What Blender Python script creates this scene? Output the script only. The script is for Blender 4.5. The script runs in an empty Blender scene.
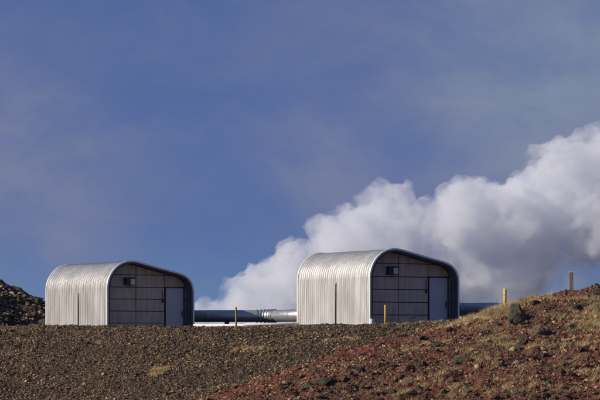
import bpy, bmesh, math, random
import numpy as np
from mathutils import Vector, Matrix

random.seed(7)
R = math.radians
S = bpy.context.scene
COL = S.collection

# ----------------------------------------------------------------------------- basics
def link(o, parent=None):
    COL.objects.link(o)
    if parent is not None:
        o.parent = parent
    return o

def tag(o, label=None, cat=None, group=None, kind=None):
    if label: o['label'] = label
    if cat: o['category'] = cat
    if group: o['group'] = group
    if kind: o['kind'] = kind
    return o

def np_mesh(name, verts, faces, mat=None, smooth=False, attrs=None):
    """faces: (n,3) or (n,4) int array"""
    verts = np.asarray(verts, np.float32); faces = np.asarray(faces, np.int32)
    me = bpy.data.meshes.new(name)
    k = faces.shape[1]; nf = len(faces)
    me.vertices.add(len(verts)); me.vertices.foreach_set('co', verts.ravel())
    me.loops.add(nf * k); me.loops.foreach_set('vertex_index', faces.ravel())
    me.polygons.add(nf)
    me.polygons.foreach_set('loop_start', np.arange(0, nf * k, k, dtype=np.int32))
    me.polygons.foreach_set('use_smooth', np.full(nf, smooth, dtype=bool))
    for an, av in (attrs or {}).items():
        a = me.attributes.new(an, 'FLOAT', 'POINT'); a.data.foreach_set('value', np.asarray(av, np.float32).ravel())
    me.update(calc_edges=True); me.validate()
    if mat: me.materials.append(mat)
    return me

class MB:
    """collects boxes, tubes and strips into one mesh"""
    def __init__(s): s.v = []; s.f = []
    def box(s, x0, x1, y0, y1, z0, z1):
        b = len(s.v)
        s.v += [(x0,y0,z0),(x1,y0,z0),(x1,y1,z0),(x0,y1,z0),(x0,y0,z1),(x1,y0,z1),(x1,y1,z1),(x0,y1,z1)]
        s.f += [(b,b+3,b+2,b+1),(b+4,b+5,b+6,b+7),(b,b+1,b+5,b+4),(b+1,b+2,b+6,b+5),(b+2,b+3,b+7,b+6),(b+3,b,b+4,b+7)]
    def tube(s, pts, rad, n=16, cap=True):
        pts = [Vector(p) for p in pts]
        rads = rad if isinstance(rad, (list, tuple)) else [rad] * len(pts)
        b0 = len(s.v)
        for i, p in enumerate(pts):
            d = (pts[min(i+1, len(pts)-1)] - pts[max(i-1, 0)]).normalized()
            a = Vector((0,0,1)) if abs(d.z) < .9 else Vector((1,0,0))
            e1 = d.cross(a).normalized(); e2 = d.cross(e1).normalized()
            for k in range(n):
                t = 2*math.pi*k/n
                s.v.append(tuple(p + (e1*math.cos(t) + e2*math.sin(t))*rads[i]))
        for i in range(len(pts)-1):
            for k in range(n):
                a = b0+i*n+k; b = b0+i*n+(k+1)%n
                s.f.append((a, b, b+n, a+n))
        if cap:
            s.f.append(tuple(b0+k for k in range(n))[::-1])
            s.f.append(tuple(b0+(len(pts)-1)*n+k for k in range(n)))
    def build(s, name, mat, parent=None, bevel=0.0, smooth=False):
        me = bpy.data.meshes.new(name)
        me.from_pydata([tuple(v) for v in s.v], [], s.f); me.update()
        if smooth:
            for p in me.polygons: p.use_smooth = True
        me.materials.append(mat)
        bm = bmesh.new(); bm.from_mesh(me); bmesh.ops.recalc_face_normals(bm, faces=bm.faces); bm.to_mesh(me); bm.free()
        o = bpy.data.objects.new(name, me); link(o, parent)
        if bevel:
            m = o.modifiers.new('bevel', 'BEVEL'); m.width = bevel; m.segments = 2; m.limit_method = 'ANGLE'; m.angle_limit = R(40)
        return o

# ----------------------------------------------------------------------------- numpy noise
_rs = np.random.RandomState(11)
_perm = _rs.permutation(4096)
_val = _rs.rand(4096) * 2 - 1
def _h(ix, iy, iz):
    return _val[(_perm[(ix + _perm[(iy + _perm[iz & 4095]) & 4095]) & 4095])]
def vnoise(x, y, z=0.0):
    x = np.asarray(x, float); y = np.asarray(y, float); z = np.asarray(z, float) + 0*x
    ix = np.floor(x).astype(int); iy = np.floor(y).astype(int); iz = np.floor(z).astype(int)
    fx = x-ix; fy = y-iy; fz = z-iz
    fx = fx*fx*(3-2*fx); fy = fy*fy*(3-2*fy); fz = fz*fz*(3-2*fz)
    def l(a, b, t): return a + (b-a)*t
    c = [[[_h(ix+i, iy+j, iz+k) for k in (0,1)] for j in (0,1)] for i in (0,1)]
    return l(l(l(c[0][0][0], c[1][0][0], fx), l(c[0][1][0], c[1][1][0], fx), fy),
             l(l(c[0][0][1], c[1][0][1], fx), l(c[0][1][1], c[1][1][1], fx), fy), fz)
def fbm(x, y, z=0.0, o=4, g=.5):
    s = 0; a = 1.0
    for i in range(o):
        s = s + a*vnoise(np.asarray(x)*2**i + 17.3*i, np.asarray(y)*2**i - 9.1*i, np.asarray(z)*2**i + 3.7*i); a *= g
    return s
def sstep(a, b, x):
    t = np.clip((x-a)/(b-a), 0, 1); return t*t*(3-2*t)

# ----------------------------------------------------------------------------- materials
def mat(name, base=(.5,.5,.5), rough=.6, metal=0.0):
    m = bpy.data.materials.new(name); m.use_nodes = True
    b = m.node_tree.nodes['Principled BSDF']
    b.inputs['Base Color'].default_value = (*base, 1); b.inputs['Roughness'].default_value = rough; b.inputs['Metallic'].default_value = metal
    return m
def N(m, t, **kw):
    n = m.node_tree.nodes.new(t)
    for k, v in kw.items(): setattr(n, k, v)
    return n
def L(m, a, b): m.node_tree.links.new(a, b)
def ramp(m, stops, interp='LINEAR'):
    n = N(m, 'ShaderNodeValToRGB'); cr = n.color_ramp; cr.interpolation = interp
    while len(cr.elements) < len(stops): cr.elements.new(.5)
    for e, (p, c) in zip(cr.elements, stops):
        e.position = p; e.color = (*c, 1) if len(c) == 3 else c
    return n
def noise(m, scale, detail=4, rough=.55, vec=None, stretch=None, obj=True):
    tc = N(m, 'ShaderNodeTexCoord'); mp = N(m, 'ShaderNodeMapping')
    L(m, tc.outputs['Object'], mp.inputs['Vector'])
    if stretch: mp.inputs['Scale'].default_value = stretch
    n = N(m, 'ShaderNodeTexNoise'); n.inputs['Scale'].default_value = scale; n.inputs['Detail'].default_value = detail; n.inputs['Roughness'].default_value = rough
    L(m, mp.outputs['Vector'], n.inputs['Vector'])
    return n
def mixc(m, fac, a, b, blend='MIX'):
    n = N(m, 'ShaderNodeMix', data_type='RGBA', blend_type=blend)
    for sock, v in ((n.inputs[0], fac), (n.inputs[6], a), (n.inputs[7], b)):
        if hasattr(v, 'links') or isinstance(v, bpy.types.NodeSocket): L(m, v, sock)
        elif isinstance(v, (int, float)): sock.default_value = v
        else: sock.default_value = (*v, 1)
    return n.outputs[2]
def bump(m, h, dist, strength=1.0):
    n = N(m, 'ShaderNodeBump'); n.inputs['Distance'].default_value = dist; n.inputs['Strength'].default_value = strength
    L(m, h, n.inputs['Height']); L(m, n.outputs['Normal'], m.node_tree.nodes['Principled BSDF'].inputs['Normal'])

def noisy(name, c1, c2, scale, rough=.6, metal=0.0, stretch=None, bumpd=0.0, detail=5):
    m = mat(name, c1, rough, metal); b = m.node_tree.nodes['Principled BSDF']
    n = noise(m, scale, detail, stretch=stretch)
    r = ramp(m, [(.32, c1), (.68, c2)]); L(m, n.outputs['Fac'], r.inputs['Fac']); L(m, r.outputs['Color'], b.inputs['Base Color'])
    rr = N(m, 'ShaderNodeMapRange'); rr.inputs['To Min'].default_value = max(0, rough-.08); rr.inputs['To Max'].default_value = min(1, rough+.12)
    L(m, n.outputs['Fac'], rr.inputs['Value']); L(m, rr.outputs['Result'], b.inputs['Roughness'])
    if bumpd: bump(m, n.outputs['Fac'], bumpd)
    return m

M = {}
M['clad']   = noisy('ribbed_sheet_metal', (.56,.545,.51), (.67,.655,.62), .6, .44, .68, (2,2,.7))
_m = M['clad']; _b = _m.node_tree.nodes['Principled BSDF']; _src = _b.inputs['Base Color'].links[0].from_socket
_n = noise(_m, 1.0, 5, .6, stretch=(9, 9, .35)); _r = N(_m, 'ShaderNodeMapRange'); _r.inputs['From Min'].default_value = .38; _r.inputs['From Max'].default_value = .60; _r.inputs['To Min'].default_value = .80; _r.inputs['To Max'].default_value = 1.06
L(_m, _n.outputs['Fac'], _r.inputs['Value']); L(_m, mixc(_m, 1.0, _src, _r.outputs['Result'], 'MULTIPLY'), _b.inputs['Base Color'])   # rain streaks down the sheets
M['rim']    = noisy('edge_trim_metal', (.76,.76,.75), (.84,.84,.83), 3.0, .4, .15)
M['lining'] = noisy('dark_lining', (.05,.052,.06), (.075,.078,.09), 2.0, .55, .1)
M['panel']  = noisy('wall_panel_paint', (.42,.34,.255), (.60,.495,.39), 2.2, .6, .0, (2.2,1,.35), 0, 7)
M['gap']    = mat('panel_gap_black', (.012,.012,.014), .8)  # even near-black, for the backing behind the panel joints and the conduit
M['door']   = noisy('blue_grey_door_paint', (.46,.475,.50), (.54,.55,.57), 1.5, .45)
M['dark']   = noisy('dark_plastic', (.015,.015,.018), (.03,.03,.034), 4, .45)
M['lens']   = noisy('frosted_lens', (.55,.53,.50), (.68,.66,.62), 9, .3)
M['white']  = noisy('white_paint', (.66,.65,.61), (.78,.77,.73), 3, .5)
M['concrete'] = noisy('pale_concrete', (.42,.40,.36), (.56,.54,.48), 3, .85, 0, None, .01)
M['pipe']   = noisy('insulated_pipe_jacket', (.36,.37,.40), (.46,.46,.47), 2.2, .36, .62, (.6,3,3))
M['yellow'] = noisy('yellow_marker_paint', (.52,.36,.03), (.66,.50,.07), 9, .5)
M['orange'] = noisy('orange_marker_paint', (.62,.33,.02), (.72,.42,.04), 9, .5)
M['olive']  = noisy('weathered_yellow_paint', (.20,.16,.04), (.36,.29,.07), 14, .6)
M['wood']   = noisy('weathered_timber', (.11,.085,.07), (.24,.19,.155), 6, .85, 0, (3,3,.35), .006)

def island_mat(name, stops, rough=.85):
    m = mat(name, (.1,.1,.1), rough); b = m.node_tree.nodes['Principled BSDF']
    g = N(m, 'ShaderNodeNewGeometry'); r = ramp(m, stops); L(m, g.outputs['Random Per Island'], r.inputs['Fac'])
    n = noise(m, 26, 4); mm = N(m, 'ShaderNodeMapRange'); mm.inputs['To Min'].default_value = .6; mm.inputs['To Max'].default_value = 1.4
    L(m, n.outputs['Fac'], mm.inputs['Value'])
    c = mixc(m, 1.0, r.outputs['Color'], mm.outputs['Result'], 'MULTIPLY')
    lo = noise(m, .55, 4, .6, stretch=(.6, 1.0, 2.2)); ml = N(m, 'ShaderNodeMapRange'); ml.inputs['From Min'].default_value = .33; ml.inputs['From Max'].default_value = .67
    ml.inputs['To Min'].default_value = .62; ml.inputs['To Max'].default_value = 1.35; L(m, lo.outputs['Fac'], ml.inputs['Value'])
    c = mixc(m, 1.0, c, ml.outputs['Result'], 'MULTIPLY'); L(m, c, b.inputs['Base Color'])
    bump(m, n.outputs['Fac'], .012)
    return m
M['gravel'] = island_mat('brown_cinder_gravel', [(0,(.012,.009,.007)),(.34,(.05,.031,.018)),(.55,(.165,.098,.048)),(.78,(.32,.205,.10)),(.95,(.42,.30,.16)),(1,(.16,.06,.03))])
M['scoria'] = island_mat('red_scoria_stones', [(0,(.018,.014,.012)),(.22,(.08,.022,.014)),(.48,(.155,.036,.022)),(.66,(.20,.07,.035)),(.82,(.28,.18,.085)),(.95,(.40,.30,.16)),(1,(.16,.15,.13))])
M['lavarock'] = island_mat('black_lava_rubble', [(0,(.014,.011,.009)),(.4,(.055,.040,.026)),(.66,(.16,.115,.062)),(1,(.36,.27,.15))])
M['grass'] = island_mat('dry_yellow_grass', [(0,(.22,.155,.07)),(.4,(.48,.36,.17)),(.75,(.68,.54,.30)),(1,(.36,.27,.12))], .7)
M['straw'] = island_mat('bleached_straw_grass', [(0,(.34,.24,.11)),(.5,(.58,.43,.21)),(1,(.72,.56,.32))], .7)

def rock_mat(name, c1, c2, c3):
    m = mat(name, c1, .9); b = m.node_tree.nodes['Principled BSDF']
    n = noise(m, 5, 7, .62); r = ramp(m, [(.3,c1),(.55,c2),(.72,c3)]); L(m, n.outputs['Fac'], r.inputs['Fac'])
    L(m, r.outputs['Color'], b.inputs['Base Color'])
    n2 = noise(m, 22, 6, .65); bump(m, n2.outputs['Fac'], .035)
    return m
M['rock_dark'] = rock_mat('dark_basalt', (.022,.019,.017), (.062,.050,.037), (.15,.115,.07))
M['rock_moss'] = rock_mat('mossy_basalt', (.030,.027,.022), (.095,.078,.050), (.24,.19,.10))
M['rock_brown'] = rock_mat('brown_basalt', (.07,.045,.032), (.15,.105,.066), (.26,.19,.115))
M['rock_grey'] = rock_mat('pale_grey_stone', (.17,.145,.12), (.30,.26,.21), (.40,.35,.27))
M['rock_red'] = rock_mat('red_scoria_rock', (.065,.028,.02), (.155,.062,.038), (.22,.125,.07))

def ground_mat():
    m = mat('cinder_ground', (.1,.1,.1), .95); b = m.node_tree.nodes['Principled BSDF']
    a = N(m, 'ShaderNodeAttribute'); a.attribute_name = 'red'
    n1 = noise(m, 9, 8, .7)
    n2 = noise(m, .7, 4, .6, stretch=(1,1,1))
    rb = ramp(m, [(.30,(.016,.012,.010)),(.48,(.055,.036,.022)),(.62,(.14,.09,.048)),(.75,(.27,.185,.10))]); L(m, n1.outputs['Fac'], rb.inputs['Fac'])
    rr = ramp(m, [(.30,(.05,.016,.011)),(.48,(.145,.034,.021)),(.62,(.20,.055,.032)),(.80,(.28,.15,.075))]); L(m, n1.outputs['Fac'], rr.inputs['Fac'])
    c = mixc(m, a.outputs['Fac'], rb.outputs['Color'], rr.outputs['Color'])
    mr = N(m, 'ShaderNodeMapRange'); mr.inputs['From Min'].default_value = .3; mr.inputs['From Max'].default_value = .7; mr.inputs['To Min'].default_value = .72; mr.inputs['To Max'].default_value = 1.3
    L(m, n2.outputs['Fac'], mr.inputs['Value'])
    c = mixc(m, 1.0, c, mr.outputs['Result'], 'MULTIPLY'); L(m, c, b.inputs['Base Color'])
    bump(m, n1.outputs['Fac'], .05)
    return m
M['ground'] = ground_mat()

# ----------------------------------------------------------------------------- camera
F, HOR = 3000.0, 350.0            # 180 mm lens on a 36 mm sensor, level
cam = bpy.data.objects.new('camera', bpy.data.cameras.new('camera')); COL.objects.link(cam)
cam.data.lens = 180; cam.data.sensor_width = 36; cam.data.shift_y = .25
cam.data.clip_start = .5; cam.data.clip_end = 20000
cam.rotation_euler = (R(90), 0, 0); cam.location = (0, 0, 0)
S.camera = cam
def P(px, py, Y): return Vector(((px-300)/F*Y, Y, (HOR-py)/F*Y))

# ----------------------------------------------------------------------------- terrain
CR = 131.0
def redmask(x, y):
    s = (x - (y-126.2)*1.30) * .61          # signed distance to the line where the red mound begins
    s = s - .75*(1-sstep(121, 128, y)) + .55*fbm(x*.5, y*.5, 4.0, 3)
    return s
def brownmix(x, y):
    s = (x - (y-126.2)*1.30) * .61
    return sstep(1.6, 3.6, s + .8*fbm(x*.6+3, y*.6, 7.0, 3)) * (.62 + .38*sstep(-.2, .3, fbm(x*.45, y*.8, 8.0, 3)))
def height(x, y):
    x = np.asarray(x, float); y = np.asarray(y, float)
    zc = 1.02 + .10*sstep(1, 6, x) + .12*sstep(4, 9, x)
    plate = .83 + .30*sstep(-6, 2, x) + .0*y
    crest = CR + .5*vnoise(x*.18, 0*x, 9.0)
    t = (crest - y)
    front = zc - .385*np.clip(t, 0, 15.0)
    k = 1 - sstep(50, 108, y)                    # the valley floor comes back up towards the camera
    front = front*(1-k) + (-1.75)*k
    back = zc + (plate - zc)*sstep(0, 6, -t)
    z = np.where(t > 0, front - .0*x, back)
    # the red mound to the right
    s = (x - (y-126.2)*1.30) * .61
    fall = np.clip(1-.06*np.maximum(x-20, 0), .3, 1)
    m = np.interp(s, [-.7,.3,1,2.05,4.2,8,12], [0,.10,.42,.88,1.42,2.0,2.2])*fall * sstep(103, 117, y) * (1-sstep(133, 150, y)*.75)
    m = m*(1 + .10*vnoise(x*.35, y*.5, 2.0))
    z = z + m
    # the slope runs on into a flat valley and a flat plateau
    z = z + .10*vnoise(x*.28, y*.28, 1.0)*sstep(110, 121, y)*(1-sstep(137, 143, y))
    near = sstep(113, 115.5, y)*(1-sstep(137, 142, y))*sstep(-17, -15, x)*(1-sstep(15, 17, x))
    rm = sstep(-.3, .6, redmask(x, y))
    rough = .13*rm*(1-np.abs(fbm(x*.9+5, y*.9, 3.0, 2)))*sstep(.5, 3, redmask(x, y)) + (.035 + .06*rm)*fbm(x*2.1, y*2.1, 0.0, 3) + .035*fbm(x*9, y*9, 5.0, 3)
    # shallow ruts that climb the red slope from lower left to upper right
    ph = (y - 126) - .30*x
    rut = -.05*np.exp(-((ph+.2)/.22)**2) - .05*np.exp(-((ph+2.0)/.25)**2) + .05*np.exp(-((ph+.8)/.3)**2)
    tracks = .045*np.sin(ph*5.2 + 1.5*vnoise(x*.3, y*.3, 6.0))*sstep(-9, -1, x)*np.clip(.5+fbm(x*.25, y*.25, 12.0, 2), 0, 1)
    z = z + near*(rough + rm*rut + tracks*(1-.5*rm))
    return z

def axis(lo, hi, step, far_lo, far_hi, g=1.14):
    mid = list(np.arange(lo, hi + 1e-6, step)); a = []; b = []
    s = step; v = lo
    while v > far_lo: s *= g; v -= s; a.append(v)
    s = step; v = hi
    while v < far_hi: s *= g; v += s; b.append(v)
    return np.array(a[::-1] + mid + b)
ax = axis(-14.5, 14.5, .05, -3000, 3000); ay = axis(115.5, 134.5, .055, -400, 6000)
gx, gy = np.meshgrid(ax, ay)
gz = height(gx, gy)
gz = gz*(1-sstep(300, 700, gy)) + sstep(300, 700, gy)*.4
nx, ny = len(ax), len(ay)
idx = np.arange(nx*ny).reshape(ny, nx)
quads = np.stack([idx[:-1,:-1], idx[:-1,1:], idx[1:,1:], idx[1:,:-1]], -1).reshape(-1, 4)
redv = sstep(-.35, .5, redmask(gx, gy))*(1-.62*brownmix(gx, gy))
me = np_mesh('ground', np.stack([gx, gy, gz], -1).reshape(-1, 3), quads, M['ground'], True, {'red': redv})
ground = link(bpy.data.objects.new('ground', me)); ground['kind'] = 'structure'

def on_ground(px, py):
    """the point of the slope seen in this direction"""
    ys = np.arange(113.0, 134.5, .02); xs = (px-300)/F*ys; zr = (HOR-py)/F*ys
    hit = np.nonzero(height(xs, ys) >= zr)[0]
    i = hit[0] if len(hit) else int(np.argmax(height(xs, ys)/ys))
    return Vector((xs[i], ys[i], float(height(xs[i], ys[i]))))

# ----------------------------------------------------------------------------- stones
def ico(sub):
    bm = bmesh.new(); bmesh.ops.create_icosphere(bm, subdivisions=sub, radius=1)
    v = np.array([x.co[:] for x in bm.verts]); f = np.array([[q.index for q in x.verts] for x in bm.faces]); bm.free()
    return v, f
def rot_rand(n, rs):
    q = rs.normal(size=(n, 4)); q /= np.linalg.norm(q, axis=1)[:, None]; w, x, y, z = q.T
    return np.stack([np.stack([1-2*(y*y+z*z), 2*(x*y-z*w), 2*(x*z+y*w)], -1),
                     np.stack([2*(x*y+z*w), 1-2*(x*x+z*z), 2*(y*z-x*w)], -1),
                     np.stack([2*(x*z-y*w), 2*(y*z+x*w), 1-2*(x*x+y*y)], -1)], 1)
def scatter_mesh(name, pos, size, sub, material, rs, jag=.28, variants=12):
    v, f = ico(sub); nv = len(v)
    shapes = []
    for k in range(variants):
        s = v * (1 + jag*rs.uniform(-1, 1, (nv, 1)))
        for _ in range(4):                                   # chop flat facets
            d = rs.normal(size=3); d /= np.linalg.norm(d); h = rs.uniform(.45, .8)
            e = s @ d; s = s - np.outer(np.maximum(e-h, 0), d)
        shapes.append(s * rs.uniform(.7, 1.25, 3))
    shapes = np.array(shapes)
    n = len(pos); sh = shapes[rs.randint(0, variants, n)]
    Rm = rot_rand(n, rs)
    sh = np.einsum('nij,nvj->nvi', Rm, sh) * size[:, None, None]
    sh[:, :, 2] *= .8
    V = (sh + pos[:, None, :]).reshape(-1, 3)
    Fc = (f[None] + (np.arange(n)*nv)[:, None, None]).reshape(-1, 3)
    o = link(bpy.data.objects.new(name, np_mesh(name, V, Fc, material, False)))
    return o

rs = np.random.RandomState(5)
def stones(n, y0=115.5, y1=133.2):
    x = rs.uniform(-14.5, 14.5, n); y = rs.uniform(y0, y1, n); return x, y
def lognorm(n, med, sig, lo, hi): return np.clip(med*np.exp(rs.normal(0, sig, n)), lo, hi)

# fine brown gravel and red scoria, small and medium sizes in one object each
def build_stones(name, want_red, n_small, n_mid, material, label, cat):
    x, y = stones(n_small + n_mid)
    rm = redmask(x, y) + rs.normal(0, .35, len(x))
    k = (rm > 0) if want_red else (rm <= 0)
    if want_red: k &= rs.rand(len(x)) > .5*brownmix(x, y) + .55*(1-brownmix(x, y))*sstep(.2, .8, rm)*np.clip(.6+.9*fbm(x*.5, y*.9, 30.0, 3), 0, 1.3)
    else: k |= (rs.rand(len(x)) < .55*brownmix(x, y)) & (rm > 0)
    small = np.arange(len(x)) < n_small
    a = k & small; b = k & ~small
    parts = []
    if want_red:
        sa = lognorm(a.sum(), .026, .42, .013, .08); sb = lognorm(b.sum(), .052, .42, .03, .15)
    else:
        sa = lognorm(a.sum(), .027, .30, .015, .06); sb = lognorm(b.sum(), .046, .30, .03, .10)
    za = height(x[a], y[a]) + sa*.25; zb = height(x[b], y[b]) + sb*.15
    o1 = scatter_mesh(name, np.stack([x[a], y[a], za], -1), sa, 1, material, rs, .22)
    o2 = scatter_mesh(name+'_t', np.stack([x[b], y[b], zb], -1), sb, 2, material, rs, .13)
    # merge o2 into o1's mesh data
    bm = bmesh.new(); bm.from_mesh(o1.data); bm.from_mesh(o2.data); bm.to_mesh(o1.data); bm.free()
    bpy.data.objects.remove(o2)
    tag(o1, label, cat, kind='stuff')
    return o1
build_stones('gravel', False, 120000, 6000, M['gravel'], 'loose brown and grey cinder gravel covering the bank below the sheds', 'gravel')
build_stones('scoria', True, 80000, 10000, M['scoria'], 'loose red and tan volcanic stones covering the red mound', 'stones')

# ----------------------------------------------------------------------------- individual rocks
def rock_mesh(name, seed, material, sub=5, angular=9):
    r_ = np.random.RandomState(seed)
    v, f = ico(sub)
    n = fbm(v[:,0]*1.1+seed, v[:,1]*1.1, v[:,2]*1.1, 3)
    s = v * (1 + .22*n)[:, None]
    for _ in range(angular):
        d = r_.normal(size=3); d /= np.linalg.norm(d); h = r_.uniform(.42, .85)
        e = s @ d; s = s - np.outer(np.maximum(e-h, 0)*.93, d)
    s = s * (1 + .09*fbm(s[:,0]*5+seed, s[:,1]*5, s[:,2]*5, 4))[:, None]
    return np_mesh(name, s, f, material, False)
rocks = [
 (515,323,.60,.45,.52,'rock_moss', 3,'large wedge shaped dark boulder on the crest beside the yellow grass','boulder'),
 (538,335,.33,.30,.27,'rock_brown', 8,'rounded brown boulder just below and right of the large wedge shaped boulder','boulder'),
 (573,327,.36,.25,.13,'rock_grey', 12,'flat pale slab lying below the timber post','boulder'),
 (578,309,.26,.24,.22,'rock_dark', 17,'dark rock just under the timber post near the crest','boulder'),
 (361,371,.24,.2,.17,'rock_dark', 21,'single black rock at the upper edge of the red slope','boulder'),
 (325,383,.28,.22,.20,'rock_dark', 25,'black rock near the middle of the bottom edge','boulder'),
 (306,390,.36,.26,.24,'rock_moss', 29,'greenish black rock lowest on the red slope','boulder'),
 (393,367,.27,.18,.13,'rock_dark', 33,'low dark rock on the ridge between two red ruts','boulder'),
 (408,383,.36,.24,.20,'rock_brown', 37,'wide brown rock on the middle of the red slope','boulder'),
 (420,391,.20,.2,.2,'rock_dark', 41,'small upright dark rock below the wide brown rock','boulder'),
 (462,362,.42,.28,.22,'rock_brown', 45,'broken brown outcrop halfway up the red slope','boulder'),
 (516,364,.22,.16,.12,'rock_grey', 49,'small pale grey stone lying in the red scree','boulder'),
 (544,357,.17,.16,.15,'rock_dark', 53,'small black stone right of the pale grey stone','boulder'),
 (437,346,.26,.2,.15,'rock_dark', 57,'dark rock where the brown gravel meets the red soil','boulder'),
 (522,342,.30,.26,.30,'rock_brown', 61,'upright brown rock left of the rounded boulder','boulder'),
 (516,349,.20,.18,.16,'rock_moss', 62,'mossy rock at the foot of the upright brown rock','boulder'),
 (390,393,.22,.2,.15,'rock_moss', 66,'mossy rock near the bottom edge left of the wide brown rock','boulder'),
 (596,296,.30,.26,.2,'rock_dark', 67,'dark rock at the right end of the crest','boulder'),
 (535,304,.22,.2,.17,'rock_dark', 68,'dark rock on the skyline between the two right posts','boulder'),
 (560,372,.24,.2,.14,'rock_red', 70,'red brown rock low on the right slope','boulder'),
]
for px, py, a, b, c, mk, sd, lab, cat in rocks:
    p = on_ground(px, py)
    o = link(bpy.data.objects.new('boulder', rock_mesh('boulder', sd, M[mk])))
    k_ = 1.25 if 'wedge' in lab else 1.05; a, b, c = a*k_, b*k_, c*k_; o.scale = (a, b, c); o.location = p + Vector((0, 0, c*.18)); o.rotation_euler = (random.uniform(-.2,.2), random.uniform(-.2,.2), random.uniform(0, 6))
    if 'wedge shaped' in lab: o.rotation_euler = (0, -.5, .6)
    tag(o, lab, cat)
kinds = [('rock_red','fist sized red rock scattered on the red slope','red rocks on the slope'),
         ('rock_brown','brown rock half buried in the red slope','brown rocks on the slope'),
         ('rock_dark','small black rock scattered on the red slope','black rocks on the slope')]
for ki, (mk, lab, grp) in enumerate(kinds):
    base = [rock_mesh('rock', 100+ki*10+j, M[mk], 3, 7) for j in range(4)]
    made = 0
    while made < 28:
        px = random.uniform(300, 600); py = random.uniform(292, 399)
        if py < 400 - (px-235)*.345: continue
        p = on_ground(px, py)
        if redmask(p.x, p.y) < .4: continue
        s = random.uniform(.09, .17)
        o = link(bpy.data.objects.new('rock', base[made % 4]))
        o.location = p + Vector((0,0,s*.3)); o.scale = (s*random.uniform(.9,1.4), s, s*random.uniform(.6,.95)); o.rotation_euler = (0, 0, random.uniform(0, 6.28))
        tag(o, lab, 'rock', grp); made += 1

# ----------------------------------------------------------------------------- dry grass
def grass(name, patches, material, label, hgt=.15):
    V = []; Fc = []
    for (px, py, rx, ry, n) in patches:
        c = on_ground(px, py)
        n = int(n*(1.1 if n > 4500 else .8)); nt = max(5, n//34)
        tx = rs.normal(0, rx*.62, nt); ty = rs.normal(0, ry*.7, nt)
        k = rs.randint(0, nt, n)
        X = c.x + tx[k] + rs.normal(0, .042, n); Y = c.y + ty[k] + rs.normal(0, .042, n); Z = height(X, Y)
        h = hgt*rs.uniform(.5, 1.3, n)*np.clip(rs.normal(.95,.3,nt),.4,1.6)[k]
        lean = rs.normal(0, .85, (n, 2)); th = rs.uniform(0, math.pi, n); w = rs.uniform(.005, .010, n)
        dx, dy = np.cos(th)*w, np.sin(th)*w
        b = len(V)*0
        tri = np.stack([np.stack([X-dx, Y-dy, Z-.01], -1), np.stack([X+dx, Y+dy, Z-.01], -1), np.stack([X+lean[:,0]*h, Y+lean[:,1]*h, Z+h], -1)], 1)
        V.append(tri.reshape(-1, 3))
    V = np.concatenate(V); Fc = np.arange(len(V)).reshape(-1, 3)
    o = link(bpy.data.objects.new(name, np_mesh(name, V, Fc, material, False)))
    return tag(o, label, 'grass', kind='stuff')
grass('dry_grass', [
 (480,318,1.2,.6,6000),(496,314,1.0,.6,5000),(503,309,.5,.4,1600),(470,322,.5,.4,1200),(524,303,.6,.4,2200),(532,300,.5,.4,1600),
 (593,318,.8,.8,2600),(590,328,.7,.6,1800),(548,299,.4,.3,700),(498,341,.6,.5,1500),(508,346,.5,.4,1100),
 (470,350,.5,.5,700),(575,366,.7,.6,1100),(456,391,.6,.5,1300),(560,392,.6,.5,800),(586,345,.8,.4,900),(428,386,.5,.4,600),
 (545,347,1.2,.25,1100),(583,302,.8,.5,2200),(560,318,.5,.4,900),(597,310,.5,.5,1600),(487,331,.6,.4,1300),(518,384,.8,.6,900),(590,378,.9,.7,1300),(530,368,.8,.4,800),(445,372,.6,.4,700),(492,392,.9,.4,900),(405,396,.7,.4,600),(480,360,.5,.4,700),(598,300,.5,.4,700)], M['grass'], 'tufts of dry yellow green grass on the crest and face of the red mound')
grass('straw_grass', [(161,371,.26,.15,3000),(154,376,.2,.12,1300),(258,349,.7,.12,1100),(245,351,.5,.1,500),(410,350,1.0,.13,2600),(425,344,.8,.13,1000),(330,340,1.4,.12,500),
 (90,343,1.2,.15,350),(430,322,.6,.3,500),(400,326,.9,.3,500),(340,395,.8,.3,500),(575,338,1.2,.15,900)], M['straw'], 'bleached straw tufts in thin streaks on the gravel bank', .09)

# ----------------------------------------------------------------------------- lava hill at the left
hx = np.arange(-60, -5, .14); hy = np.arange(168, 225, .3)
HX, HY = np.meshgrid(hx, hy)
ridge = 1.85 + np.clip(-15.3-HX, 0, 40)*.44 - np.clip(HX+15.3, 0, 40)*.50
prof = sstep(168, 183, HY)*(1-sstep(195, 225, HY))
HZ = (ridge + .35)*prof + (.50*fbm(HX*.55, HY*.55, 2.0, 2) + .22*fbm(HX*1.9, HY*1.9, 1.0, 4))*np.clip(prof*2, 0, 1)
HZ = np.where(prof < .02, -.5, HZ)
ii = np.arange(HX.size).reshape(HX.shape)
q = np.stack([ii[:-1,:-1], ii[:-1,1:], ii[1:,1:], ii[1:,:-1]], -1).reshape(-1, 4)
M['hill'] = rock_mat('lava_hill_rock', (.022,.016,.012), (.075,.055,.034), (.24,.18,.10))
hill = link(bpy.data.objects.new('lava_hill', np_mesh('lava_hill', np.stack([HX,HY,HZ], -1).reshape(-1,3), q, M['hill'], False))); hill['kind'] = 'structure'
n = 15000
xs_ = rs.uniform(-24, -10, n); ys_ = rs.uniform(169, 192, n)
iy_ = np.clip(((ys_-168)/.3).astype(int), 0, len(hy)-1); ix_ = np.clip(((xs_+60)/.14).astype(int), 0, len(hx)-1)
sz_ = lognorm(n, .075, .45, .04, .26)
lr = scatter_mesh('lava_rubble', np.stack([xs_, ys_, HZ[iy_, ix_] + sz_*.2], -1), sz_, 1, M['lavarock'], rs, .2)
tag(lr, 'black lava rubble with tan patches covering the hill behind the left shed', 'rubble', kind='stuff')

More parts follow.
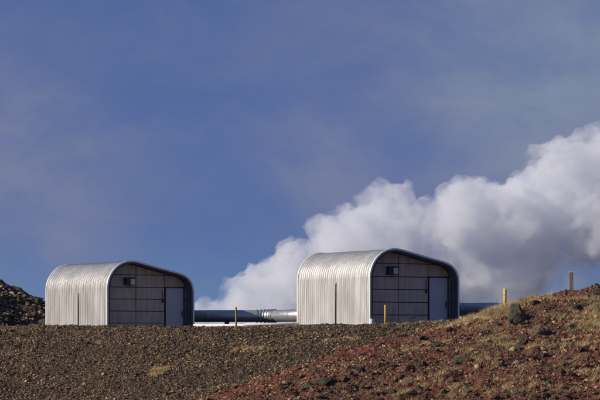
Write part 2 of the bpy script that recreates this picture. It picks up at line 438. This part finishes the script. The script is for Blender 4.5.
# ----------------------------------------------------------------------------- sheds
A = R(29.5)
ca, sa_ = math.cos(A), math.sin(A)
D0, X0, Z0 = 146.0, 3.42, 1.18
zoompts = [(48,150),(50,128),(55,108),(63,88),(75,68),(89,51),(105,37),(126,26),(150,20),(170,20),(190,24),(220,32),(250,41),(290,53),(330,65),(370,75),(400,84),(420,93),(437,106),(449,121),(457,140),(461,160),(462,178)]
prof_pts = []
for zx, zy in zoompts:
    k = (360 + zx/4.71 - 300)/F
    u = (k*D0 - X0)/(ca - sa_*k); Y = D0 + sa_*u
    prof_pts.append(((u), (HOR - (245 + zy/4.71))*Y/F - Z0))
prof_pts[0] = (0.0, prof_pts[0][1]); W = prof_pts[-1][0]
def catmull(pts, n=5):
    out = []
    P_ = [pts[0]] + pts + [pts[-1]]
    for i in range(1, len(P_)-2):
        p0, p1, p2, p3 = (np.array(q) for q in P_[i-1:i+3])
        for j in range(n):
            t = j/n
            out.append(.5*((2*p1)+(-p0+p2)*t+(2*p0-5*p1+4*p2-p3)*t*t+(-p0+3*p1-3*p2+p3)*t**3))
    out.append(np.array(pts[-1])); return out
arc = catmull(prof_pts)
# relax to remove the measuring jitter
arc = np.array(arc)
for _ in range(22): arc[1:-1] = .5*arc[1:-1] + .25*(arc[:-2] + arc[2:])
EAVE = arc[0][1]
left = [np.array((0, h)) for h in np.linspace(-.3, EAVE-.06, 7)]
right = [np.array((W, h)) for h in np.linspace(arc[-1][1]-.06, -.3, 7)]
PROF = np.array(left + list(arc) + right)
tan = np.gradient(PROF, axis=0); tan /= np.linalg.norm(tan, axis=1)[:, None]
NRM = np.stack([-tan[:,1], tan[:,0]], -1)             # outward
LEN = 7.16

def arch_shell(off_out, off_in, v0, v1):
    """hoop-shaped band between two offsets of the profile"""
    mb = MB(); n = len(PROF)
    A_ = PROF + NRM*off_out; B_ = PROF + NRM*off_in
    for v in (v0, v1):
        for a in A_: mb.v.append((a[0], v, a[1]))
        for a in B_: mb.v.append((a[0], v, a[1]))
    for i in range(n-1):
        mb.f += [(i, i+1, 2*n+i+1, 2*n+i), (n+i, 3*n+i, 3*n+i+1, n+i+1), (i, n+i, n+i+1, i+1), (2*n+i, 2*n+i+1, 3*n+i+1, 3*n+i)]
    mb.f += [(0, 2*n, 3*n, n), (n-1, 2*n-1, 4*n-1, 3*n-1)]
    return mb

def cladding_mesh(rib=.013, pitch=.215):
    """outer sheet with raised standing ribs running up the wall and over the roof"""
    vs = []
    k = int(LEN/pitch); pitch = LEN/k
    rsr = np.random.RandomState(3)
    for i in range(k):
        s = i*pitch; j = rsr.uniform(-.002, .002)
        vs += [(s, rib), (s+.022, rib), (s+.040, j*.6), (s+pitch*.5, j+.002), (s+pitch-.016, j*.6)]
    vs.append((LEN, rib))
    V = []; n = len(PROF)
    for s, o in vs:
        lap = np.where(PROF[:,1] < EAVE-.16, 1.0, 0.0)*.022*np.where(PROF[:,0] < 1, 1, 0)
        wob = .004*np.sin(s*2.1 + PROF[:,1]*1.3)
        Q = PROF + NRM*(o + lap + wob)[:, None]
        for a in Q: V.append((a[0], s, a[1]))
    Fc = []
    for i in range(len(vs)-1):
        for j in range(n-1):
            a = i*n+j; Fc.append((a, a+n, a+n+1, a+1))
    me = bpy.data.meshes.new('cladding'); me.from_pydata(V, [], Fc); me.update(); me.materials.append(M['clad'])
    # shade smooth along the arch, keep the ribs crisp
    for p in me.polygons: p.use_smooth = True
    try: me.set_sharp_from_angle(angle=R(22))
    except Exception: pass
    return me

def inside_h(u):
    """roof height of the inner arch above this u"""
    I = PROF - NRM*.13
    best = 0
    for i in range(len(I)-1):
        a, b = I[i], I[i+1]
        if (a[0]-u)*(b[0]-u) <= 0 and abs(b[0]-a[0]) > 1e-6:
            best = max(best, a[1] + (b[1]-a[1])*(u-a[0])/(b[0]-a[0]))
    return best
REC = .55
US = [.12, 1.38, 3.10, 4.22, W-.12]          # panel joints across the front
HS = [-.25, .38, 1.02, 1.66, 2.30, 2.96, 4.0]
# lift joints so they match the seams: measured heights
def seam(zy, u): return (HOR - (245 + zy/4.71))*(D0 + sa_*u + ca*REC)/F - Z0
HS = [-.3, seam(330, 2), seam(270, 2), seam(210, 2), seam(150, 2), seam(88, 2), 4.2]
def useam(zx):
    k = (360 + zx/4.71 - 300)/F; X = X0 - sa_*REC; Yb = D0 + ca*REC
    return (k*Yb - X)/(ca - sa_*k)
US = [.12, useam(182), useam(320), useam(417), W-.12]

def front_wall():
    mb = MB(); g = .018
    def panel(u0, u1, h0, h1, y0, y1):
        n = 8; us = np.linspace(u0, u1, n+1)
        tops = [min(h1, inside_h(min(max(u, .14), W-.14))) for u in us]
        if max(tops) <= h0 + .03: return
        b = len(mb.v)
        for u, t in zip(us, tops):
            t = max(t, h0+.01)
            mb.v += [(u, y0, h0), (u, y0, t), (u, y1, h0), (u, y1, t)]
        for i in range(n):
            a = b+4*i
            mb.f += [(a, a+1, a+5, a+4), (a+2, a+6, a+7, a+3), (a+1, a+3, a+7, a+5), (a, a+4, a+6, a+2)]
        mb.f += [(b, b+2, b+3, b+1), (b+4*n, b+4*n+1, b+4*n+3, b+4*n+2)]
    for i in range(4):
        for j in range(6):
            if i == 2 and j < 4: continue       # doorway
            panel(US[i]+g, US[i+1]-g, HS[j]+g, HS[j+1]-g, REC, REC+.05)
    return mb
def backing(v):
    mb = MB(); n = 40; us = np.linspace(.1, W-.1, n+1)
    for u in us:
        t = inside_h(u) + .02
        mb.v += [(u, v, -.3), (u, v, t), (u, v+.04, -.3), (u, v+.04, t)]
    for i in range(n):
        a = 4*i; mb.f += [(a, a+1, a+5, a+4), (a+2, a+6, a+7, a+3), (a+1, a+3, a+7, a+5)]
    return mb

def make_shed(loc, yaw, label, rib, pitch):
    root = link(bpy.data.objects.new('metal_shed', None)); root.location = loc; root.rotation_euler = (0, 0, yaw)
    root.empty_display_size = 1
    tag(root, label, 'shed', 'arched metal sheds on the ridge')
    cl = link(bpy.data.objects.new('cladding', cladding_mesh(rib, pitch)), root)
    arch_shell(-.005, -.11, .02, LEN-.02).build('inner_lining', M['lining'], root, smooth=True)
    arch_shell(.06, -.03, -.05, .03).build('front_trim', M['rim'], root, .008)
    arch_shell(-.032, -.13, -.02, .015).build('front_frame', M['lining'], root)
    arch_shell(.04, -.05, LEN-.03, LEN+.05).build('rear_trim', M['rim'], root, .008)
    front_wall().build('front_wall', M['panel'], root, .004)
    backing(REC+.06).build('wall_backing', M['gap'], root)
    bw = backing(LEN-.12).build('rear_wall', M['panel'], root)
    # door, its frame and handle
    u0, u1, h1 = US[2]+.02, US[3]-.02, HS[4]-.02
    mb = MB(); mb.box(u0, u0+.05, REC-.03, REC+.05, -.05, h1); mb.box(u1-.05, u1, REC-.03, REC+.05, -.05, h1); mb.box(u0, u1, REC-.032, REC+.048, h1, h1+.06)
    mb.build('door_frame', M['dark'], root)
    mb = MB(); mb.box(u0+.055, u1-.055, REC-.01, REC+.035, -.02, h1-.005)
    mb.box(u0+.16, u1-.16, REC-.018, REC-.0102, .12, h1-.16)
    door = mb.build('door', M['door'], root, .006)
    mb = MB(); mb.box(u1-.17, u1-.12, REC-.035, REC-.011, .86, 1.22); mb.tube([(u1-.145, REC-.036, 1.05), (u1-.145, REC-.085, 1.05), (u1-.29, REC-.085, 1.045)], .014, 8)
    mb.build('handle', M['dark'], door)
    # ventilation / lamp box high on the left
    uc = useam(150); hc = seam(122, 1)
    mb = MB(); mb.box(uc-.32, uc+.22, REC-.26, REC-.002, hc-.19, hc+.19)
    box = mb.build('lamp_housing', M['dark'], root, .015)
    mb = MB(); mb.box(uc-.06, uc+.20, REC-.275, REC-.2605, hc-.15, hc+.15)
    mb.build('lamp_glass', M['lens'], box, .006)
    mb = MB(); mb.box(uc-.36, uc+.25, REC-.29, REC-.002, hc+.2, hc+.22); mb.build('hood', M['dark'], box)
    # conduit from the lamp and a switch beside the door
    mb = MB(); mb.box(US[2]-.17, US[2]-.07, REC-.05, REC-.002, 1.62, 1.78); mb.box(US[2]-.13, US[2]-.11, REC-.025, REC-.002, 1.79, 2.3); mb.build('switch_box', M['dark'], root, .006)
    mb = MB(); mb.box(US[1]+.65, US[1]+.67, REC-.012, REC-.001, .1, .40); mb.box(US[1]+.65, US[1]+1.0, REC-.012, REC-.001, .402, .42); mb.build('conduit', M['gap'], root)
    # downpipe on the long wall
    v = LEN*.455; top = 2.15
    mb = MB(); mb.tube([(-.06, v, -.1), (-.06, v, top-.06), (-.02, v, top)], .028, 10); mb.build('downpipe', M['dark'], root, smooth=True)
    # brackets of the downpipe
    # base flashing
    mb = MB(); mb.box(-.10, -.045, .0, LEN, -.05, .07); mb.build('base_flashing', M['rim'], root, .006)
    mb = MB(); mb.box(-.18, W+.18, -.22, LEN+.18, -.42, -.02); mb.build('foundation', M['concrete'], root, .02)
    return root
shed_right = make_shed((X0, D0, Z0), A, 'arched metal shed with clouds of steam right behind it, nearer and larger', .011, .20)
shed_left = make_shed((-9.98, 155.6, .87), R(31), 'arched metal shed in front of the dark lava hill, further away and smaller', .021, .27)
# small white socket box at the near corner of the right shed
mb = MB(); mb.box(-.02, .16, -.13, -.052, .10, .34); mb.box(.0, .14, -.145, -.131, .13, .31)
ob = mb.build('socket_box', M['white'], shed_right, .008)

# ----------------------------------------------------------------------------- pipes
def lerp(a, b, t): return a + (b-a)*t
def bent(pts, rad, n=40):
    o = MB(); o.tube(pts, rad, n); return o
def pipe_run(loc, pts, rad, label, bands, supports, ribs):
    root = link(bpy.data.objects.new('steam_pipe', None)); root.location = loc
    tag(root, label, 'pipe')
    L0 = Vector(loc); q = [Vector(p)-L0 for p in pts]
    bent(q, rad).build('pipe_jacket', M['pipe'], root, smooth=True)
    def at_len(d):
        for a, b in zip(q[:-1], q[1:]):
            l = (b-a).length
            if d <= l: return a + (b-a)*d/l, (b-a).normalized()
            d -= l
        return q[-1], (q[-1]-q[-2]).normalized()
    for d in bands:
        p, t = at_len(d); bent([p-t*.025, p+t*.025], rad+.008).build('jacket_band', M['pipe'], root)
    for d in ribs:
        p, t = at_len(d); bent([p-t*.035, p+t*.035], rad+.035).build('elbow_ring', M['pipe'], root)
    for d in supports:
        p, t = at_len(d); g = float(height(p.x+L0.x, p.y+L0.y)) - L0.z
        mb = MB()
        mb.box(p.x-.12, p.x+.12, p.y-.30, p.y-.22, g-.05, p.z-.2); mb.box(p.x-.12, p.x+.12, p.y+.22, p.y+.30, g-.05, p.z-.2); mb.box(p.x-.12, p.x+.12, p.y-.36, p.y+.36, p.z-.42, p.z-.33)
        mb.build('pipe_support', M['dark'], root)
left_pts = [(-6.8,160.2,1.80), (-2.25,160.2,1.81)]
for i in range(1, 8):                                   # segmented elbow turning towards the camera
    a_ = R(62)*i/7; left_pts.append((-2.25+1.15*math.sin(a_), 160.2-1.15*(1-math.cos(a_)), 1.81))
e = Vector(left_pts[-1]); dd = Vector((math.cos(R(62)), -math.sin(R(62)), 0))
left_pts.append(tuple(e + dd*6.0))
pipe_run((-6.8,160.2,.85), left_pts, .325, 'thick silver insulated pipe with a ringed elbow between the two sheds', [1.9, 3.7, 7.6, 9.4], [2.9, 8.6], [4.5, 4.72, 4.94, 5.16, 5.38, 5.6])
pipe_run((5.9,151.4,1.1), [(5.9,151.4,2.04), (27,151.4,2.16)], .327, 'thick silver insulated pipe leaving the right side of the larger shed', [2.3+2*i for i in range(9)], [3.2, 9, 15], [])
# thin white line between the sheds
def white_pipe(pts, r, label):
    o = MB(); o.tube(pts, r, 14); ob = o.build('white_pipe', M['white'], None, smooth=True)
    return tag(ob, label, 'pipe')
white_pipe([P(193.5,325.6,153.5), P(235,325.4,152.5), P(243,325.6,152.3), P(246,324.6,152.2), P(299,324.0,151.5)], .07, 'thin white pipe lying on the ground between the two sheds')
white_pipe([P(460,317.8,145.0), P(470,317.4,145.0), P(482,316.6,145.0)], .06, 'short white pipe lying on the ground just right of the larger shed')

# ----------------------------------------------------------------------------- posts
def post(name, base, top_z, w, matname, label, lean=0.0, square=False, cap=None):
    root = link(bpy.data.objects.new(name, None)); root.location = base
    h = top_z - base.z
    mb = MB()
    if square: mb.box(-w, w, -w*.8, w*.8, -.3, h)
    else: mb.tube([(0,0,-.3), (0,0,h*.5), (0,0,h-.02), (0,0,h)], [w, w, w, w*.75], 14)
    mb.build('pole', M[matname], root, .012 if square else 0, smooth=not square)
    if cap == 'bolt':
        mb = MB(); mb.tube([(0,-w*1.2,h-.14), (0,w*1.2,h-.14)], w*.32, 10); mb.build('bolt', M['dark'], root)
        mb = MB(); mb.tube([(0,0,h-.30), (0,0,h-.26)], w*1.06, 14); mb.build('collar', M['olive'], root)
    if cap == 'top':
        mb = MB(); mb.box(-w-.012, w+.012, -w*.8-.012, w*.8+.012, h+.001, h+.03); mb.build('cap', M['rim'], root, .006)
    root.rotation_euler = (0, lean, 0)
    return tag(root, label, 'post')
def gpost(px, Y, pytop, *a, **k):
    x = (px-300)/F*Y; g = float(height(x, Y)); return post(k.pop('name', 'marker_post'), Vector((x, Y, g)), (HOR-pytop)/F*Y, *a, **k)
gpost(505, 131.6, 288.5, .072, 'yellow', 'bright yellow marker post with a dark bolt near its top beside the large boulder', cap='bolt')
gpost(571.3, 131.2, 272.5, .085, 'wood', 'dark weathered timber post standing highest on the red mound', square=True, cap='top', name='timber_post', lean=-.01)
gpost(385.3, 131.5, 305.0, .040, 'orange', 'thin orange marker post in front of the larger shed')
gpost(236.2, 131.5, 307.0, .042, 'olive', 'thin weathered olive yellow marker post between the two sheds', cap='bolt', lean=-.015)

# ----------------------------------------------------------------------------- steam
def steam(name, blobs, density, label, seed, voxel=.5, amp=1.0):
    bm = bmesh.new()
    for c, r in blobs:
        bmesh.ops.create_icosphere(bm, subdivisions=3, radius=r, matrix=Matrix.Translation(c))
    me0 = bpy.data.meshes.new(name+'_m'); bm.to_mesh(me0); bm.free()
    o = bpy.data.objects.new(name, me0); COL.objects.link(o)
    md = o.modifiers.new('r', 'REMESH'); md.mode = 'VOXEL'; md.voxel_size = voxel
    sm = o.modifiers.new('s', 'SMOOTH'); sm.factor = .5; sm.iterations = 10
    dg = bpy.context.evaluated_depsgraph_get(); dg.update()
    me = bpy.data.meshes.new_from_object(o.evaluated_get(dg)); o.modifiers.clear()
    n = len(me.vertices); co = np.empty(n*3); me.vertices.foreach_get('co', co); co = co.reshape(-1, 3)
    nr = np.empty(n*3); me.vertices.foreach_get('normal', nr); nr = nr.reshape(-1, 3)
    def billow(s, sd): return 1 - np.abs(fbm(co[:,0]*s+sd, co[:,1]*s, co[:,2]*s, 1))*2
    d = 1.3*(billow(.16, seed)-.35) + 1.1*(billow(.38, seed+5)-.35) + .65*(billow(.85, seed+9)-.35) + .28*(billow(1.9, seed+13)-.3)
    co = co + nr*(d*amp)[:, None]
    me.vertices.foreach_set('co', co.ravel()); me.update()
    # a second pass of the voxel grid closes the folds the displacement made
    o.data = me; md = o.modifiers.new('r', 'REMESH'); md.mode = 'VOXEL'; md.voxel_size = voxel*.6
    dg = bpy.context.evaluated_depsgraph_get(); dg.update()
    me = bpy.data.meshes.new_from_object(o.evaluated_get(dg)); o.modifiers.clear()
    n = len(me.vertices); co = np.empty(n*3); me.vertices.foreach_get('co', co); co = co.reshape(-1, 3)
    nr = np.empty(n*3); me.vertices.foreach_get('normal', nr); nr = nr.reshape(-1, 3)
    co = co + nr*((.50*(billow(1.15, seed+21)-.4) + .32*(billow(2.4, seed+23)-.4))*amp)[:, None]
    me.vertices.foreach_set('co', co.ravel()); me.update()
    o.data = me; md = o.modifiers.new('r', 'REMESH'); md.mode = 'VOXEL'; md.voxel_size = voxel*.6
    dg = bpy.context.evaluated_depsgraph_get(); dg.update()
    me = bpy.data.meshes.new_from_object(o.evaluated_get(dg)); o.modifiers.clear()
    # keep only the outermost skin: stray pockets closed inside it would punch holes in the steam
    bm = bmesh.new(); bm.from_mesh(me); bm.verts.ensure_lookup_table(); seen = set(); best = []
    for v0 in bm.verts:
        if v0.index in seen: continue
        stack = [v0]; seen.add(v0.index); comp = []
        while stack:
            v_ = stack.pop(); comp.append(v_)
            for e_ in v_.link_edges:
                w_ = e_.other_vert(v_)
                if w_.index not in seen: seen.add(w_.index); stack.append(w_)
        if len(comp) > len(best): best = comp
    keep = set(v_.index for v_ in best)
    bmesh.ops.delete(bm, geom=[v_ for v_ in bm.verts if v_.index not in keep], context='VERTS'); bm.to_mesh(me); bm.free()
    me.polygons.foreach_set('use_smooth', np.ones(len(me.polygons), bool))
    o.data = me; bpy.data.meshes.remove(me0)
    m = bpy.data.materials.new(name); m.use_nodes = True; nt = m.node_tree; nt.nodes.clear()
    out = N(m, 'ShaderNodeOutputMaterial'); pv = N(m, 'ShaderNodeVolumePrincipled')
    pv.inputs['Color'].default_value = (.935,.95,.98,1); pv.inputs['Anisotropy'].default_value = .1
    nz = noise(m, .20, 9, .70); mr = N(m, 'ShaderNodeMapRange'); mr.inputs['From Min'].default_value = .42; mr.inputs['From Max'].default_value = .60
    mr.inputs['To Min'].default_value = density*.10; mr.inputs['To Max'].default_value = density
    L(m, nz.outputs['Fac'], mr.inputs['Value']); L(m, mr.outputs['Result'], pv.inputs['Density']); L(m, pv.outputs['Volume'], out.inputs['Volume'])
    m.volume_intersection_method = 'FAST' if hasattr(m, 'volume_intersection_method') else None
    me.materials.clear(); me.materials.append(m)
    return tag(o, label, 'steam', kind='stuff')
YS = 420.0; U = YS/F
rb = random.Random(4)
def blobs_along(spec, n, ydepth):
    out = []
    for i in range(n):
        t = i/(n-1)*(len(spec)-1); k = min(int(t), len(spec)-2); f = t-k
        px, py, r = (lerp(spec[k][j], spec[k+1][j], f) for j in range(3))
        for _ in range(3):
            a = rb.uniform(0, 2*math.pi); q = rb.uniform(.25, .62)*r; rr = r*rb.uniform(.36, .52)
            c = P(px + math.cos(a)*q, py + math.sin(a)*q, YS); c.y += rb.uniform(-1, 1)*r*U*.5
            out.append((c, rr*U))
        out.append((P(px, py, YS), r*.62*U))
    return out
spec = [(145,345,36),(195,334,42),(232,326,50),(262,322,48),(294,302,52),(332,276,58),(374,244,60),(412,282,64),(455,260,68),(500,246,72),(555,222,68),(604,188,66),(680,145,72),(760,120,80)]
steam('steam_plume', blobs_along(spec, 52, 0), .46, 'white plume of steam drifting up to the right behind the sheds', 3.0)

hz = [(430,335,56),(490,312,62),(550,280,68),(620,255,74),(700,235,84)]
steam('steam_veil', blobs_along(hz, 16, 0), .075, 'thin grey veil of steam low over the ridge at the right below the white plume', 21.0, .9)

# ----------------------------------------------------------------------------- light
SUN = Vector((-.83, -.27, .41)).normalized()
sun = bpy.data.objects.new('sun', bpy.data.lights.new('sun', 'SUN')); COL.objects.link(sun)
sun.data.energy = 4.9; sun.data.angle = R(.5); sun.data.color = (1, .90, .76)
sun.rotation_euler = (-SUN).to_track_quat('-Z', 'Y').to_euler()

w = bpy.data.worlds.new('World'); S.world = w; w.use_nodes = True
nt = w.node_tree; nt.nodes.clear()
class WW: node_tree = nt
out = N(WW, 'ShaderNodeOutputWorld'); bg = N(WW, 'ShaderNodeBackground'); bg.inputs['Strength'].default_value = .125
sky = N(WW, 'ShaderNodeTexSky', sky_type='NISHITA'); sky.sun_disc = False
sky.sun_elevation = math.asin(SUN.z); sky.sun_rotation = math.atan2(SUN.x, SUN.y) % (2*math.pi)
sky.altitude = 300; sky.air_density = 1.0; sky.dust_density = .3; sky.ozone_density = 3.0
tc = N(WW, 'ShaderNodeTexCoord')
ad = N(WW, 'ShaderNodeVectorMath', operation='ADD'); ad.inputs[1].default_value = (0, 0, .32)
nm = N(WW, 'ShaderNodeVectorMath', operation='NORMALIZE')
L(WW, tc.outputs['Generated'], ad.inputs[0]); L(WW, ad.outputs[0], nm.inputs[0]); L(WW, nm.outputs[0], sky.inputs['Vector'])
tint = mixc(WW, 1.0, sky.outputs['Color'], (.545,.57,.81), 'MULTIPLY')
# thin violet-grey clouds high in the sky
mp = N(WW, 'ShaderNodeMapping'); mp.inputs['Scale'].default_value = (18, 18, 30); mp.inputs['Location'].default_value = (.35, 0, .2)
mp.inputs['Rotation'].default_value = (0, R(22), 0)
L(WW, tc.outputs['Generated'], mp.inputs['Vector'])
cn = N(WW, 'ShaderNodeTexNoise'); cn.inputs['Scale'].default_value = 1.0; cn.inputs['Detail'].default_value = 9; cn.inputs['Roughness'].default_value = .58; cn.inputs['Distortion'].default_value = .3
L(WW, mp.outputs['Vector'], cn.inputs['Vector'])
cr = N(WW, 'ShaderNodeMapRange', interpolation_type='SMOOTHSTEP'); cr.inputs['From Min'].default_value = .30; cr.inputs['From Max'].default_value = .72; cr.inputs['To Min'].default_value = .28; cr.inputs['To Max'].default_value = .92
L(WW, cn.outputs['Fac'], cr.inputs['Value'])
def bank(d, r0, r1, amt):
    """a soft cloud bank around one direction of the sky"""
    v = N(WW, 'ShaderNodeVectorMath', operation='DISTANCE'); L(WW, tc.outputs['Generated'], v.inputs[0]); v.inputs[1].default_value = Vector(d).normalized()
    m_ = N(WW, 'ShaderNodeMapRange', interpolation_type='SMOOTHSTEP'); m_.inputs['From Min'].default_value = r0; m_.inputs['From Max'].default_value = r1
    m_.inputs['To Min'].default_value = amt; m_.inputs['To Max'].default_value = 0; L(WW, v.outputs['Value'], m_.inputs['Value']); return m_.outputs['Result']
def madd(op, a, b_):
    n_ = N(WW, 'ShaderNodeMath', operation=op, use_clamp=(op == 'ADD'))
    for i_, q_ in enumerate((a, b_)):
        if isinstance(q_, (int, float)): n_.inputs[i_].default_value = q_
        else: L(WW, q_, n_.inputs[i_])
    return n_.outputs[0]
banks = madd('ADD', bank((.085, 1, .108), .0, .07, 1.0), bank((-.09, 1, .055), .0, .07, .8))
banks = madd('ADD', banks, bank((.03, 1, .06), .0, .085, .75))
fac = madd('MULTIPLY', madd('ADD', banks, .36), cr.outputs['Result'])
# clearer, slightly greener blue low over the horizon
sp = N(WW, 'ShaderNodeSeparateXYZ'); L(WW, tc.outputs['Generated'], sp.inputs[0])
lo_ = N(WW, 'ShaderNodeMapRange', interpolation_type='SMOOTHSTEP'); lo_.inputs['From Min'].default_value = .0; lo_.inputs['From Max'].default_value = .045; lo_.inputs['To Min'].default_value = .7; lo_.inputs['To Max'].default_value = 0
L(WW, sp.outputs['Z'], lo_.inputs['Value'])
tint2 = mixc(WW, lo_.outputs['Result'], tint, (.9, 2.1, 3.5))
skyc = mixc(WW, fac, tint2, (1.55, 1.75, 2.75))
br = madd('MULTIPLY', bank((.083, 1, .10), .0, .065, 1.0), cr.outputs['Result'])
skyc = mixc(WW, br, skyc, (1.9, 2.35, 3.1))
L(WW, skyc, bg.inputs['Color']); L(WW, bg.outputs['Background'], out.inputs['Surface'])

S.view_settings.view_transform = 'Standard'; S.view_settings.look = 'None'; S.view_settings.exposure = 0; S.view_settings.gamma = 1
S.view_settings.use_curve_mapping = False
S.cycles.volume_bounces = 14; S.cycles.max_bounces = 16
S.cycles.volume_step_rate = .12; S.cycles.volume_max_steps = 256
S.cycles.use_denoising = True
